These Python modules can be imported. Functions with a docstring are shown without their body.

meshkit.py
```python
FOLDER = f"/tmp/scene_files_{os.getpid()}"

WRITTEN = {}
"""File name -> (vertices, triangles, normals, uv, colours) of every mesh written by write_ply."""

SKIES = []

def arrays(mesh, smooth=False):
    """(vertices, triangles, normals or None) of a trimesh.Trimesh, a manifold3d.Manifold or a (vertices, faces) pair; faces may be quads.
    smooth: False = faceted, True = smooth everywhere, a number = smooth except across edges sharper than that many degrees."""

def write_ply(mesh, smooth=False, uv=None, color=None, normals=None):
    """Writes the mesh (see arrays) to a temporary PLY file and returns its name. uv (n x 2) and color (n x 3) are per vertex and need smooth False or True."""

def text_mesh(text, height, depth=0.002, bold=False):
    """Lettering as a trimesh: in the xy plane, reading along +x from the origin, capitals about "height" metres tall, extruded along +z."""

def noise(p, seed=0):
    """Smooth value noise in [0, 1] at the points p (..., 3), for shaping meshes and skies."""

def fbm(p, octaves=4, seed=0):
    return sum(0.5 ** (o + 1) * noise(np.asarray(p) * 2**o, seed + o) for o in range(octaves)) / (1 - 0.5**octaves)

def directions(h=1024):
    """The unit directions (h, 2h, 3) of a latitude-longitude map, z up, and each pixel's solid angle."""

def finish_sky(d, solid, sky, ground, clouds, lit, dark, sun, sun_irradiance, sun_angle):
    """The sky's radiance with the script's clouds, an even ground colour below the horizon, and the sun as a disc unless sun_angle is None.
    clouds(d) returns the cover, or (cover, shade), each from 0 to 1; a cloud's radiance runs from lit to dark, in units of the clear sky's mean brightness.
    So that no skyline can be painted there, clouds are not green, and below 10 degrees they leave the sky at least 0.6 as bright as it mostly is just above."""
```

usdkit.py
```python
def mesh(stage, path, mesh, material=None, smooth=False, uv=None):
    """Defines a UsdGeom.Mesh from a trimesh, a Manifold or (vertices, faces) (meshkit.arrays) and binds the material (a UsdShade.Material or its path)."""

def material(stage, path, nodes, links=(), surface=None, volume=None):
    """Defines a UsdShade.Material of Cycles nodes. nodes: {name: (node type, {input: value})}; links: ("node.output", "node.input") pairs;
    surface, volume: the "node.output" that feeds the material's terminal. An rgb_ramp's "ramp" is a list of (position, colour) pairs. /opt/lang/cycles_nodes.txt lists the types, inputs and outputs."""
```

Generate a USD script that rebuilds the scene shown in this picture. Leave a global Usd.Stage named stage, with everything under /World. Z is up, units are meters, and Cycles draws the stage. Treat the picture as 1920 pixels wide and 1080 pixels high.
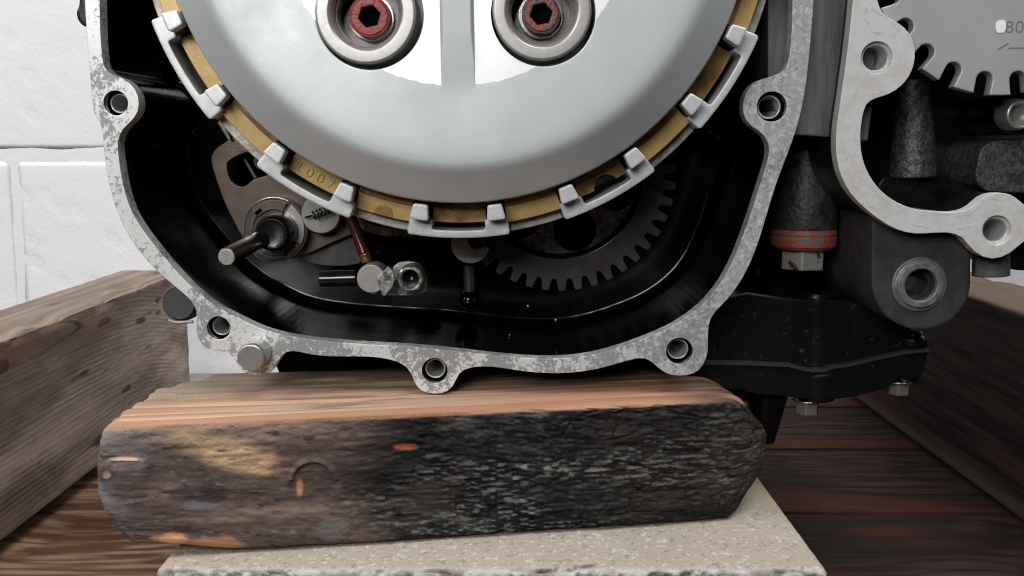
import math, numpy as np, trimesh, shapely, shapely.ops, usdkit, meshkit
from shapely.geometry import Polygon, Point, box as sbox, LineString
from shapely import affinity
from scipy.interpolate import splprep, splev
from pxr import Usd, UsdGeom, UsdLux, UsdShade, Gf, Sdf, Vt
RNG = np.random.default_rng(7)
stage = Usd.Stage.CreateInMemory()
UsdGeom.SetStageUpAxis(stage, UsdGeom.Tokens.z); UsdGeom.SetStageMetersPerUnit(stage, 1.0)
UsdGeom.Xform.Define(stage, '/World'); UsdGeom.Scope.Define(stage, '/World/Looks')
# ---------------------------------------------------------------- camera
F = 1908.0; TH = math.atan(270 / F); CT, ST = math.cos(TH), math.sin(TH); CY = -0.25
cam = UsdGeom.Camera.Define(stage, '/World/camera')
cam.AddTranslateOp().Set(Gf.Vec3d(0, CY, 0)); cam.AddRotateXOp().Set(90 - math.degrees(TH))
cam.CreateHorizontalApertureAttr(36.0); cam.CreateVerticalApertureAttr(20.25); cam.CreateFocalLengthAttr(36.0 * F / 1920)
cam.CreateClippingRangeAttr(Gf.Vec2f(0.01, 20)); cam.CreateExposureAttr(-0.18)
# ---------------------------------------------------------------- lamps and added fills
def lamp(name, pos, target, w, h, power, color=(1, 1, 1)):
    L = UsdLux.RectLight.Define(stage, '/World/' + name)
    m = Gf.Matrix4d().SetLookAt(Gf.Vec3d(*pos), Gf.Vec3d(*target), Gf.Vec3d(0, 0, 1)).GetInverse()
    L.AddTransformOp().Set(m)
    L.CreateWidthAttr(w); L.CreateHeightAttr(h); L.CreateIntensityAttr(power); L.CreateColorAttr(Gf.Vec3f(*color))
    return L
# a work lamp of six square panels (its reflection is seen in the oil), to the left above the camera
KP, KT = np.array([-0.14, -0.47, 0.17]), np.array([0.0, 0.0, 0.0])
kd = (KT - KP) / np.linalg.norm(KT - KP); kr = np.cross(kd, [0, 0, 1]); kr /= np.linalg.norm(kr); ku = np.cross(kr, kd)
for i in range(3):
    for j in range(2):
        p = KP + kr * (i - 1) * 0.085 + ku * (j - .5) * 0.085
        lamp('work_lamp_panel_%03d' % (i * 2 + j + 1), p, p + kd, 0.06, 0.06, 24.0, (1, 0.985, 0.97))
lamp('added_overhead_fill', (0.50, -0.50, 1.25), (-0.1, 0.15, 0), 1.2, 0.7, 8.5, (0.97, 0.985, 1))  # added fill from overhead, an unseen source that brightens the left board
lamp('added_left_fill', (-0.75, -0.2, 0.55), (-0.2, 0.3, 0.0), 0.5, 0.6, 7.0, (1, 0.99, 0.985))  # added fill panel on the left, unseen, brightens the wall
# ---------------------------------------------------------------- pixels and points
def ray(px, py):
    a, b = (px - 960) / F, (py - 540) / F
    return np.array([a, CT - b * ST, -ST - b * CT])
def P(px, py, y):
    r = ray(px, py); return np.array([0, CY, 0]) + r * ((y - CY) / r[1])
def PZ(px, py, z):
    r = ray(px, py); return np.array([0, CY, 0]) + r * (z / r[2])
def PX(px, py, x):
    r = ray(px, py); return np.array([0, CY, 0]) + r * (x / r[0])
def proj(p):
    q = p - np.array([0, CY, 0]); d = q[:, 1] * CT - q[:, 2] * ST; u = q[:, 1] * ST + q[:, 2] * CT
    return 960 + F * q[:, 0] / d, 540 - F * u / d
def px_len(n, px, py, y): return np.linalg.norm(P(px + n / 2, py, y) - P(px - n / 2, py, y))
def sstep(a, b, x): t = np.clip((x - a) / (b - a), 0, 1); return t * t * (3 - 2 * t)
fbm = meshkit.fbm
# ---------------------------------------------------------------- materials
def _mat(name, nodes, links): return usdkit.material(stage, '/World/Looks/' + name, nodes, links, surface='p.BSDF')
def M(name, ca, cb=None, scale=300, lo=.35, hi=.65, rough=.5, metal=0., bump=0., bscale=800, bevel=0., coat=0., stretch=(1, 1, 1), spec=.5, detail=5., rough2=None, bump2=None):
    n = {'g': ('geometry', {}), 'mp': ('mapping', {'scale': stretch}), 'p': ('principled_bsdf', {'base_color': ca, 'roughness': rough, 'metallic': metal, 'coat_weight': coat, 'coat_roughness': .12, 'specular_ior_level': spec})}
    l = [('g.position', 'mp.vector')]
    if cb is not None:
        n['n'] = ('noise_texture', {'scale': float(scale), 'detail': detail, 'roughness': .6}); n['r'] = ('rgb_ramp', {'ramp': [(0, ca), (lo, ca), (hi, cb), (1, cb)]})
        l += [('mp.vector', 'n.vector'), ('n.fac', 'r.fac'), ('r.color', 'p.base_color')]
        if rough2 is not None:
            n['mr'] = ('map_range', {'from_min': lo, 'from_max': hi, 'to_min': rough, 'to_max': rough2, 'clamp': True}); l += [('n.fac', 'mr.value'), ('mr.result', 'p.roughness')]
    last = None
    if bevel: n['bv'] = ('bevel', {'radius': bevel, 'samples': 6}); last = 'bv.bevel'
    if bump:
        n['nb'] = ('noise_texture', {'scale': float(bscale), 'detail': 4.}); n['b'] = ('bump', {'strength': 1.0, 'distance': bump})
        l += [('mp.vector', 'nb.vector'), ('nb.fac', 'b.height')]
        if last: l.append((last, 'b.normal'))
        last = 'b.normal'
    if last: l.append((last, 'p.normal'))
    return _mat(name, n, l)
def VC(name, rough=.8, bump=0.0001, bscale=1500, spec=.3, coat=0.):
    n = {'a': ('attribute', {'attribute': 'Cd'}), 'g': ('geometry', {}), 'nb': ('noise_texture', {'scale': float(bscale), 'detail': 4.}), 'b': ('bump', {'strength': 1.0, 'distance': bump}),
         'p': ('principled_bsdf', {'roughness': rough, 'specular_ior_level': spec, 'coat_weight': coat, 'coat_roughness': .3})}
    return _mat(name, n, [('a.color', 'p.base_color'), ('g.position', 'nb.vector'), ('nb.fac', 'b.height'), ('b.normal', 'p.normal')])
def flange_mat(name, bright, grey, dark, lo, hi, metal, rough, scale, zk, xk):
    """bare aluminium with gasket wear: more of it low down (zk) and a greyer tone towards +x (xk), dull film plus painted-in lamp falloff"""
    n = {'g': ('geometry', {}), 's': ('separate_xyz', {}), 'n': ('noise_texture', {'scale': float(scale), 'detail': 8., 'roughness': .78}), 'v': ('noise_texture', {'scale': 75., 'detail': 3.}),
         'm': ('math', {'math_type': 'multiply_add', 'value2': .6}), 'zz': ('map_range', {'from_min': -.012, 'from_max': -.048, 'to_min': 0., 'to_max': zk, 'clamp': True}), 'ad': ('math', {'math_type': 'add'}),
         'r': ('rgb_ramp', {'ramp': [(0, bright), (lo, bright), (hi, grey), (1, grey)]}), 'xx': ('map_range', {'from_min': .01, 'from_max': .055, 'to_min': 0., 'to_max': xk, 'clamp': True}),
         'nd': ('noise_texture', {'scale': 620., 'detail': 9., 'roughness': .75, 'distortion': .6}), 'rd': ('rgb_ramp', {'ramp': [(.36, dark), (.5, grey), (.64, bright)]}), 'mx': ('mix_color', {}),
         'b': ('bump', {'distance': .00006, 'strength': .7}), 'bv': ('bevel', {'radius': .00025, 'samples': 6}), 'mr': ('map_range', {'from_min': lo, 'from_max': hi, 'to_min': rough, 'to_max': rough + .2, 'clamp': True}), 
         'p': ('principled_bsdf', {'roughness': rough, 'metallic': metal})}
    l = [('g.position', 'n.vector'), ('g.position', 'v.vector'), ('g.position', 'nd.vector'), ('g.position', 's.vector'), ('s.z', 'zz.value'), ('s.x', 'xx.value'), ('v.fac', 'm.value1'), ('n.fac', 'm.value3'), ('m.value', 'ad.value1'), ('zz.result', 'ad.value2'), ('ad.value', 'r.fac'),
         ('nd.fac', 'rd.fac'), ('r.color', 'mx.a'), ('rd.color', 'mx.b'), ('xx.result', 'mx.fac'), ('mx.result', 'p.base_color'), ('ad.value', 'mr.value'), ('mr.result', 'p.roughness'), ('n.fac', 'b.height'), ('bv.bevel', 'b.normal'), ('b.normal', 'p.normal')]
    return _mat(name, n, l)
mWall = M('white_painted_block', (.82, .81, .82), (.76, .75, .76), scale=9, lo=.3, hi=.7, rough=.45, bump=.0007, bscale=220)
mMortar = M('painted_mortar', (.83, .82, .83), rough=.55, bump=.0002, bscale=300)
mCase = M('black_oily_paint', (.0018, .0018, .002), (.004, .004, .004), scale=90, rough=.10, rough2=.16, bump=.00002, bscale=160, bevel=.0006, spec=.42)
mWet = M('wet_black_oil', (.003, .003, .003), rough=.06, coat=.6, bump=.00012, bscale=500)
mCaseDry = M('black_case_paint', (.0065, .0065, .0068), (.05, .049, .048), scale=620, lo=.63, hi=.74, rough=.3, rough2=.48, bump=.00006, bscale=900, bevel=.0012)
mCaseWall = M('dusty_case_wall', (.06, .06, .064), (.13, .13, .135), scale=120, lo=.35, hi=.65, rough=.5, rough2=.65, stretch=(3, 1, .5), bump=.0001, bscale=700, bevel=.001)
mCast = M('worn_cast_grey', (.05, .048, .047), (.16, .15, .15), scale=700, lo=.4, hi=.62, rough=.4, metal=.4, bump=.0003, bscale=1500, bevel=.001)
mFlange = flange_mat('mottled_gasket_face', (.76, .77, .76), (.30, .31, .31), (.10, .105, .115), .845, .875, .3, .36, 650, .075, .6)  # last argument greys the +x side: film and painted lamp falloff
mFlangeIgn = flange_mat('pale_gasket_face', (.70, .71, .71), (.56, .54, .51), (.6, .6, .6), .74, .92, .25, .42, 300, .0, .0)
mResidue = M('gasket_residue', (.46, .43, .39), (.60, .585, .56), scale=500, lo=.4, hi=.6, rough=.7)
mPlate = M('cast_aluminium', (.57, .60, .61), (.49, .52, .53), scale=75, lo=.32, hi=.68, rough=.40, rough2=.5, metal=.35, detail=9., bump=.000012, bscale=2500, bevel=.0006)
mPad = M('machined_aluminium', (.86, .87, .88), (.80, .81, .82), scale=120, rough=.44, metal=.4, detail=8.)
mBasket = M('basket_aluminium', (.66, .68, .69), (.56, .57, .58), scale=500, rough=.4, metal=.35, bump=.00002, bscale=2000, bevel=.0007)
mRoot = M('oily_shade_tinted_alloy', (.035, .034, .033), (.07, .068, .064), scale=400, rough=.35, metal=.3)  # basket alloy dulled by oil, with shade between fingers painted into its colour
mBasketOld = M('stained_aluminium', (.50, .48, .45), (.30, .26, .22), scale=350, rough=.45, metal=.4, bump=.0001, bscale=1200, bevel=.0005)
mSteel = M('satin_steel', (.50, .49, .47), (.44, .43, .41), scale=800, rough=.33, metal=.75, bevel=.0005)
mSteelDark = M('oily_dark_steel', (.10, .095, .09), (.15, .14, .132), scale=500, rough=.32, metal=.6, bump=.00005, bscale=2000, bevel=.0004, coat=.2)
mPlateOld = M('oily_zinc_plate', (.52, .53, .50), (.17, .17, .155), scale=520, lo=.44, hi=.58, rough=.3, metal=.55, bump=.0002, bscale=900, bevel=.0004)
mSocketBlack = M('socket_shade_black', (.004, .004, .004), rough=.9, spec=0.)
mCup = M('spring_cup_steel', (.40, .39, .375), (.35, .34, .33), scale=800, rough=.36, metal=.6, bevel=.0003)
mShiny = M('bright_steel', (.66, .66, .65), (.45, .45, .45), scale=900, rough=.2, metal=.9, bevel=.0004)
mRed = M('red_paint', (.40, .045, .04), (.27, .03, .03), scale=900, rough=.35, bump=.0002, bscale=1400, bevel=.0005)
mRedWorn = M('worn_red_paint', (.34, .05, .045), (.09, .07, .07), scale=900, lo=.45, hi=.55, rough=.35, bump=.0002, bscale=1400, bevel=.0005)
mRust = M('rust_red_paint', (.36, .07, .045), (.17, .15, .14), scale=420, lo=.46, hi=.56, rough=.55, bump=.0002, bscale=900, bevel=.0005)
mBoss = M('worn_grey_boss', (.20, .20, .205), (.12, .12, .125), scale=200, rough=.5, bump=.0001, bscale=900, bevel=.001)
mGold = M('friction_plate_gold', (.56, .39, .15), (.46, .30, .11), scale=260, lo=.3, hi=.7, rough=.32, metal=.2, bump=.00004, bscale=2500, bevel=.0003)
mGoldDark = M('friction_plate_oiled', (.40, .25, .09), (.16, .075, .03), scale=150, lo=.38, hi=.62, rough=.27, metal=.2, bevel=.0003, coat=.2)
mTan = M('oiled_tan_steel', (.20, .16, .13), (.13, .095, .075), scale=140, lo=.3, hi=.7, rough=.36, metal=.55, bevel=.0004, bump=.00004, bscale=1500)
mDisc = M('pale_disc', (.46, .45, .42), (.38, .37, .35), scale=700, rough=.38, metal=.4, bevel=.0004)
mCopper = M('brown_copper', (.12, .028, .015), (.055, .02, .016), scale=200, rough=.26, metal=.5, coat=.2)
mBrass = M('brass', (.45, .26, .08), (.30, .14, .04), scale=900, rough=.3, metal=.8, bump=.0002, bscale=1200)
mBlackShaft = M('black_oiled_shaft', (.008, .008, .008), (.016, .016, .016), scale=300, rough=.2, coat=.3, bevel=.0004)
mRubber = M('grey_rubber', (.085, .085, .088), (.06, .06, .062), scale=900, rough=.75, bump=.0002, bscale=1500)
mRotor = M('rotor_plate', (.52, .51, .51), (.46, .45, .45), scale=50, rough=.42, metal=.35, bevel=.0006)
mEngrave = M('engraved_mark', (.16, .155, .155), rough=.6)
mWhite = M('white_mark', (.9, .88, .88), rough=.4)
mWood = VC('wood', .78, .00015, 1800, .12)
mChar = VC('charred_wood', .68, .0002, 1300, .18)
mConcrete = VC('concrete', .9, .0003, 1600, .2)
# ---------------------------------------------------------------- prims
_n = {}
def numbered(parent, name):
    k = (parent, name); i = _n.get(k, 0); _n[k] = i + 1
    return parent + '/' + (name if i == 0 else '%s_%03d' % (name, i))
def tag(prim, label=None, category=None, group=None, kind=None):
    for k, v in (('label', label), ('category', category), ('group', group), ('kind', kind)):
        if v: prim.SetCustomDataByKey(k, v)
    return prim
def thing(name, label=None, category=None, group=None, kind=None, parent='/World'):
    return tag(UsdGeom.Xform.Define(stage, numbered(parent, name)).GetPrim(), label, category, group, kind)
def obj(name, mesh, mat, parent=None, smooth=35, label=None, category=None, kind=None, colors=None):
    path = numbered(str(parent.GetPath()) if parent else '/World', name)
    if isinstance(mesh, list): mesh = trimesh.util.concatenate(mesh)
    m = usdkit.mesh(stage, path, mesh, mat, smooth=smooth)
    if colors is not None:
        UsdGeom.PrimvarsAPI(m).CreatePrimvar('Cd', Sdf.ValueTypeNames.Color3fArray, 'vertex').Set(Vt.Vec3fArray.FromNumpy(np.asarray(colors, np.float32)))
    return tag(m.GetPrim(), label, category, None, kind)
# ---------------------------------------------------------------- shapes
T_Y = np.array([[1, 0, 0, 0], [0, 0, -1, 0], [0, 1, 0, 0], [0, 0, 0, 1.]])     # local z becomes -y (towards the camera)
def spl(pts, s=.6, n=None, closed=True):
    p = np.asarray(pts, float)
    if closed: p = np.vstack([p, p[:1]])
    tck, u = splprep(p.T, s=s * len(p), per=closed, k=3)
    n = n or len(p) * 5
    return np.array(splev(np.linspace(0, 1, n, endpoint=not closed), tck)).T
def chaikin(p, k=2, closed=True):
    p = np.asarray(p, float)
    for _ in range(k):
        q = np.roll(p, -1, 0); p = np.stack([.75 * p + .25 * q, .25 * p + .75 * q], 1).reshape(-1, 2)
    return p
def plane(pts, y): return np.array([P(a, b, y)[[0, 2]] for a, b in pts])
def poly(pts, y, rnd=2): return Polygon(plane(chaikin(pts, rnd) if rnd else pts, y)).buffer(0)
def ext(pg, y0, y1):
    out = []
    for g in getattr(pg, 'geoms', [pg]):
        m = trimesh.creation.extrude_polygon(g, y1 - y0, engine='earcut'); m.apply_transform(T_Y); m.apply_translation((0, y1, 0)); out.append(m)
    return trimesh.util.concatenate(out)
def rev(prof, c, seg=72):
    """prof: (radius, y) pairs from the back to the front; c: (x, z)"""
    m = trimesh.creation.revolve(np.array([(r, -y) for r, y in prof]), sections=seg); m.apply_transform(T_Y); m.apply_translation((c[0], 0, c[1]))
    if m.volume < 0: m.invert()
    return m
def cyl(p0, p1, r, r1=None, seg=28):
    p0, p1 = np.asarray(p0, float), np.asarray(p1, float); h = np.linalg.norm(p1 - p0); r1 = r if r1 is None else r1
    m = trimesh.creation.revolve(np.array([(0, 0), (r, 0), (r1, h), (0, h)]), sections=seg)
    m.apply_transform(trimesh.geometry.align_vectors([0, 0, 1], (p1 - p0) / h)); m.apply_translation(p0); return m
def ring(c, r0, r1, a0=None, a1=None, n=90):
    if a0 is None: return Point(c).buffer(r1, quad_segs=n // 2).difference(Point(c).buffer(r0, quad_segs=n // 2)) if r0 else Point(c).buffer(r1, quad_segs=n // 2)
    a = np.radians(np.linspace(a0, a1, max(4, int(abs(a1 - a0)))));  o = np.stack([np.cos(a), np.sin(a)], 1)
    return Polygon(np.vstack([c + r1 * o, (c + r0 * o)[::-1]]))
def prism(c, r, n, z0, z1, rot=0):
    a = np.radians(rot + np.arange(n) * 360 / n); pg = Polygon(np.stack([c[0] + r * np.cos(a), c[1] + r * np.sin(a)], 1))
    m = trimesh.creation.extrude_polygon(pg, z1 - z0, engine='earcut'); m.apply_translation((0, 0, z0)); return m
def grid_box(size, seg, r):
    """a finely divided box with rounded edges centred at 0: points, faces, outward normals"""
    h = np.array(size) / 2; V, Fc, off = [], [], 0
    for ax in range(3):
        u, v = [(1, 2), (2, 0), (0, 1)][ax]
        for s in (-1, 1):
            a, b = np.meshgrid(np.linspace(-h[u], h[u], seg[u] + 1), np.linspace(-h[v], h[v], seg[v] + 1), indexing='ij')
            p = np.zeros(a.shape + (3,)); p[..., u], p[..., v], p[..., ax] = a, b, s * h[ax]
            i = np.arange(a.size).reshape(a.shape) + off; q = np.stack([i[:-1, :-1], i[1:, :-1], i[1:, 1:], i[:-1, 1:]], -1).reshape(-1, 4)
            if s < 0: q = q[:, ::-1]
            V.append(p.reshape(-1, 3)); Fc.append(np.vstack([q[:, [0, 1, 2]], q[:, [0, 2, 3]]])); off += a.size
    m = trimesh.Trimesh(np.vstack(V), np.vstack(Fc), process=False); m.merge_vertices(digits_vertex=7)
    p = np.array(m.vertices); q = np.clip(p, -h + r, h - r); d = p - q; n = d / np.linalg.norm(d, axis=1, keepdims=True)
    return q + r * n, np.array(m.faces), n
def mixc(a, b, t): return np.asarray(a) * (1 - t[:, None]) + np.asarray(b) * t[:, None]
# ================================================================ SETTING: wall behind
WY = 0.315; zj = P(0, 291, WY)[2]; FZ = -0.128; xj = P(30, 380, WY)[0]
wall = thing('wall', 'white painted concrete block wall behind the engine', None, None, 'structure')
obj('mortar', trimesh.creation.box(bounds=[(-.9, WY + .0003, -.3), (.9, WY + .03, .75)]), mMortar, wall, smooth=False)
def wall_block(x0, x1, z0, z1, seed, fine):
    s = np.array([x1 - x0, .03, z1 - z0]); sg = (int(s[0] / .004), 2, int(s[2] / .004)) if fine else (60, 2, 30)
    p, f, n = grid_box(s, sg, .0014); c = np.array([(x0 + x1) / 2, WY + .015, (z0 + z1) / 2]); w = p + c
    d = (fbm(w * 60, 4, seed) - .5) * .0005
    chip = sstep(.70, .78, fbm(w * np.array([240, 60, 170]), 3, seed + 9)); d = d - chip * .0010
    col = mixc((.86, .85, .86), (.81, .80, .805), fbm(w * 14, 3, seed)) ; col = mixc(col, (.42, .40, .39), np.clip(chip * .8, 0, 1) * (fbm(w * 33, 2, 5) > .52))
    obj('block', (w + n * d[:, None], f), mWallV, wall, smooth=True, colors=col)
mWallV = VC('white_painted_wall', .5, .00018, 500, .3)
g = .0022
for r_, (z0, z1) in enumerate([(-.30, zj - g), (zj + g, zj + .197), (zj + .201, zj + .40)]):
    for k in range(-2, 3):
        x0 = xj + k * .40 + (.0 if r_ == 0 else .19 if r_ == 1 else 0)
        wall_block(x0 + .0010, x0 + .3990, z0, z1, 3 + r_ * 7 + k, k in (-1, 0))
# ================================================================ crate of old boards
crate = thing('wooden_crate', 'rough wooden crate of old boards standing round the engine and paver', 'crate')
XL, XR = PZ(0, 1018, FZ + .0055)[0], PZ(1745, 860, FZ)[0]
zt = PX(0, 640, XL)[2]; ztr = PX(1920, 586, XR)[2]
yend = PX(355, 660, XL)[1]
def board(name, x0, x1, y0, y1, z0, z1, seg, colf, dispf, r=.0015, label=None, rough=None):
    p, f, n = grid_box((x1 - x0, y1 - y0, z1 - z0), seg, r); w = p + np.array([(x0 + x1) / 2, (y0 + y1) / 2, (z0 + z1) / 2])
    d = dispf(w, n); c = np.clip(colf(w, n), .002, 1)
    return obj(name, (w + n * d[:, None], f), mWood, crate, smooth=True, colors=c, label=label)
def grainL(w):
    g = w[:, 2] + 1.5 * np.maximum(0, w[:, 1] - .14) ** 2 + .0035 * fbm(w * np.array([20, 9, 26]), 3, 4) + .06 * w[:, 1] * .12
    ph = g / .0019 + .9 * fbm(w * np.array([50, 10, 60]), 3, 8)
    return np.sin(ph * 2 * np.pi) * (.45 + .9 * fbm(w * np.array([60, 25, 90]), 3, 9))
def left_col(w, n):
    s = grainL(w); line = sstep(.55, 1.0, s)
    c = mixc((.64, .525, .45), (.42, .335, .285), sstep(.3, .7, fbm(w * np.array([40, 18, 90]), 4, 2)))
    c = mixc(c, c * .72, fbm(w * np.array([300, 60, 900]), 3, 3))
    far = sstep(.12, -.06, w[:, 1]); pur = sstep(.40, .58, fbm(w * np.array([30, 16, 40]), 4, 21) + .22 * far - .08); c = mixc(c, (.17, .115, .10), pur * .7)
    low = sstep(-.072, -.095, w[:, 2] - .25 * np.maximum(0, w[:, 1] - .1))
    c = mixc(c, (.055, .042, .036), line * (.12 + .42 * low) * (.5 + fbm(w * np.array([30, 14, 30]), 2, 19)))
    fine = fbm(w * np.array([900, 26, 1500]), 3, 46); c = c * (.65 + .7 * fine)[:, None]
    long = sstep(.012, .003, np.abs(fbm(w * np.array([20, 7, 60]), 3, 44) - .5)) * sstep(.45, .6, fbm(w * np.array([10, 9, 10]), 2, 45)); c = mixc(c, (.03, .022, .02), long * .8)
    spots = sstep(.68, .76, fbm(w * np.array([300, 50, 160]), 3, 14)); c = mixc(c, (.03, .022, .02), spots * .8)
    edge = sstep(zt - .014, zt - .001, w[:, 2]) * (n[:, 2] < .6); rag = sstep(.40, .58, fbm(w * np.array([50, 30, 120]), 3, 33)) * (.3 + .7 * sstep(.0, .1, w[:, 1]))
    c = mixc(c, (.36, .16, .09), edge * rag * .8); c = mixc(c, (.07, .045, .038), edge * (1 - rag) * .6)
    top = sstep(.5, .9, n[:, 2]); st = fbm(w * np.array([900, 18, 10]), 4, 17)
    tp = mixc((.36, .285, .225), (.20, .15, .12), sstep(.3, .7, st)); tp = mixc(tp, (.05, .035, .03), sstep(.68, .74, fbm(w * np.array([500, 30, 10]), 3, 18)) * .7)
    return mixc(c, tp, top)
def left_disp(w, n):
    s = grainL(w); side = np.abs(n[:, 0])
    d = -sstep(.6, 1.1, s) * .00010 * side + (fbm(w * 120, 3, 6) - .5) * .0006
    edge = sstep(zt - .004, zt, w[:, 2]); d -= edge * np.maximum(0, fbm(w * np.array([160, 70, 160]), 3, 40) - .42) * .008 * (w[:, 0] > XL - .012)
    return d
board('side_board', XL - .031, XL, -.12, yend, FZ + .0055, zt, (14, 430, 150), left_col, left_disp, .0012, 'grey weathered board standing on edge on the left, with curved grain lines')
def right_col(w, n):
    st = .5 * fbm(w * np.array([60, 14, 260]), 4, 50) + .5 * fbm(w * np.array([300, 30, 1300]), 3, 57)
    c = mixc((.042, .022, .019), (.006, .004, .004), sstep(.35, .62, st)); c = mixc(c, (.07, .014, .012), sstep(.5, .75, fbm(w * np.array([20, 18, 12]), 3, 52)) * .6)
    c = mixc(c, (.085, .066, .058), sstep(FZ + .011, FZ + .004, w[:, 2]) * .8)
    top = sstep(.5, .9, n[:, 2]); return mixc(c, mixc((.20, .145, .11), (.13, .09, .07), fbm(w * np.array([600, 25, 10]), 3, 51)), top)
board('side_board', XR, XR + .034, -.12, .26, FZ + .001, ztr, (14, 300, 90), right_col, lambda w, n: (fbm(w * np.array([200, 30, 300]), 3, 60) - .5) * .0006 - sstep(.45, .7, fbm(w * np.array([60, 40, 60]), 3, 61)) * .002 * sstep(ztr - .006, ztr, w[:, 2]), .003, 'dark reddish board standing on edge on the right')
def floor_col(seed):
    def fn(w, n):
        st = fbm(w * np.array([24, 420, 30]) + 9 * fbm(w * 14, 2, seed + 3)[:, None], 4, seed); lf = sstep(-.05, -.13, w[:, 0])
        c = mixc((.058, .032, .026), (.018, .0115, .010), sstep(.3, .66, st)); c = c * (.5 + fbm(w * np.array([60, 1500, 30]), 3, seed + 20))[:, None]; c = mixc(c, (.022, .014, .012), sstep(.48, .66, fbm(w * np.array([22, 45, 1]), 3, seed + 5)) * .75)
        c = mixc(c, mixc((.42, .27, .17), (.15, .075, .045), sstep(.35, .62, st)), lf); rd = sstep(.5, .62, fbm(w * np.array([16, 40, 1]), 3, seed + 9)); c = mixc(c, (.10, .026, .016), rd * .5)
        return c
    return fn
fy = [-.125, -.055, .018, .092, .168, yend - .004]
for i in range(5):
    board('floor_board', XL - .04, XR + .06, fy[i] + .0008, fy[i + 1] - .0008, FZ - .02, FZ, (320, 80, 4), floor_col(70 + 11 * i), lambda w, n: (fbm(w * np.array([25, 420, 60]), 4, 90) - .5) * .0016, .0015)
board('floor_board', -.0292, XR + .06, yend - .003, WY - .006, FZ - .02, FZ, (200, 60, 4), floor_col(140), lambda w, n: (fbm(w * np.array([25, 420, 60]), 4, 90) - .5) * .0016, .0015)
obj('rear_rail', trimesh.creation.box(bounds=[(-.26, yend - .003, FZ - .02), (-.03, WY - .006, FZ + .0005)]), M('grey_rail', (.27, .265, .26), (.2, .195, .19), scale=120, rough=.6, bump=.0002), crate, smooth=False, label='narrow grey strip along the foot of the wall')
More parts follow.
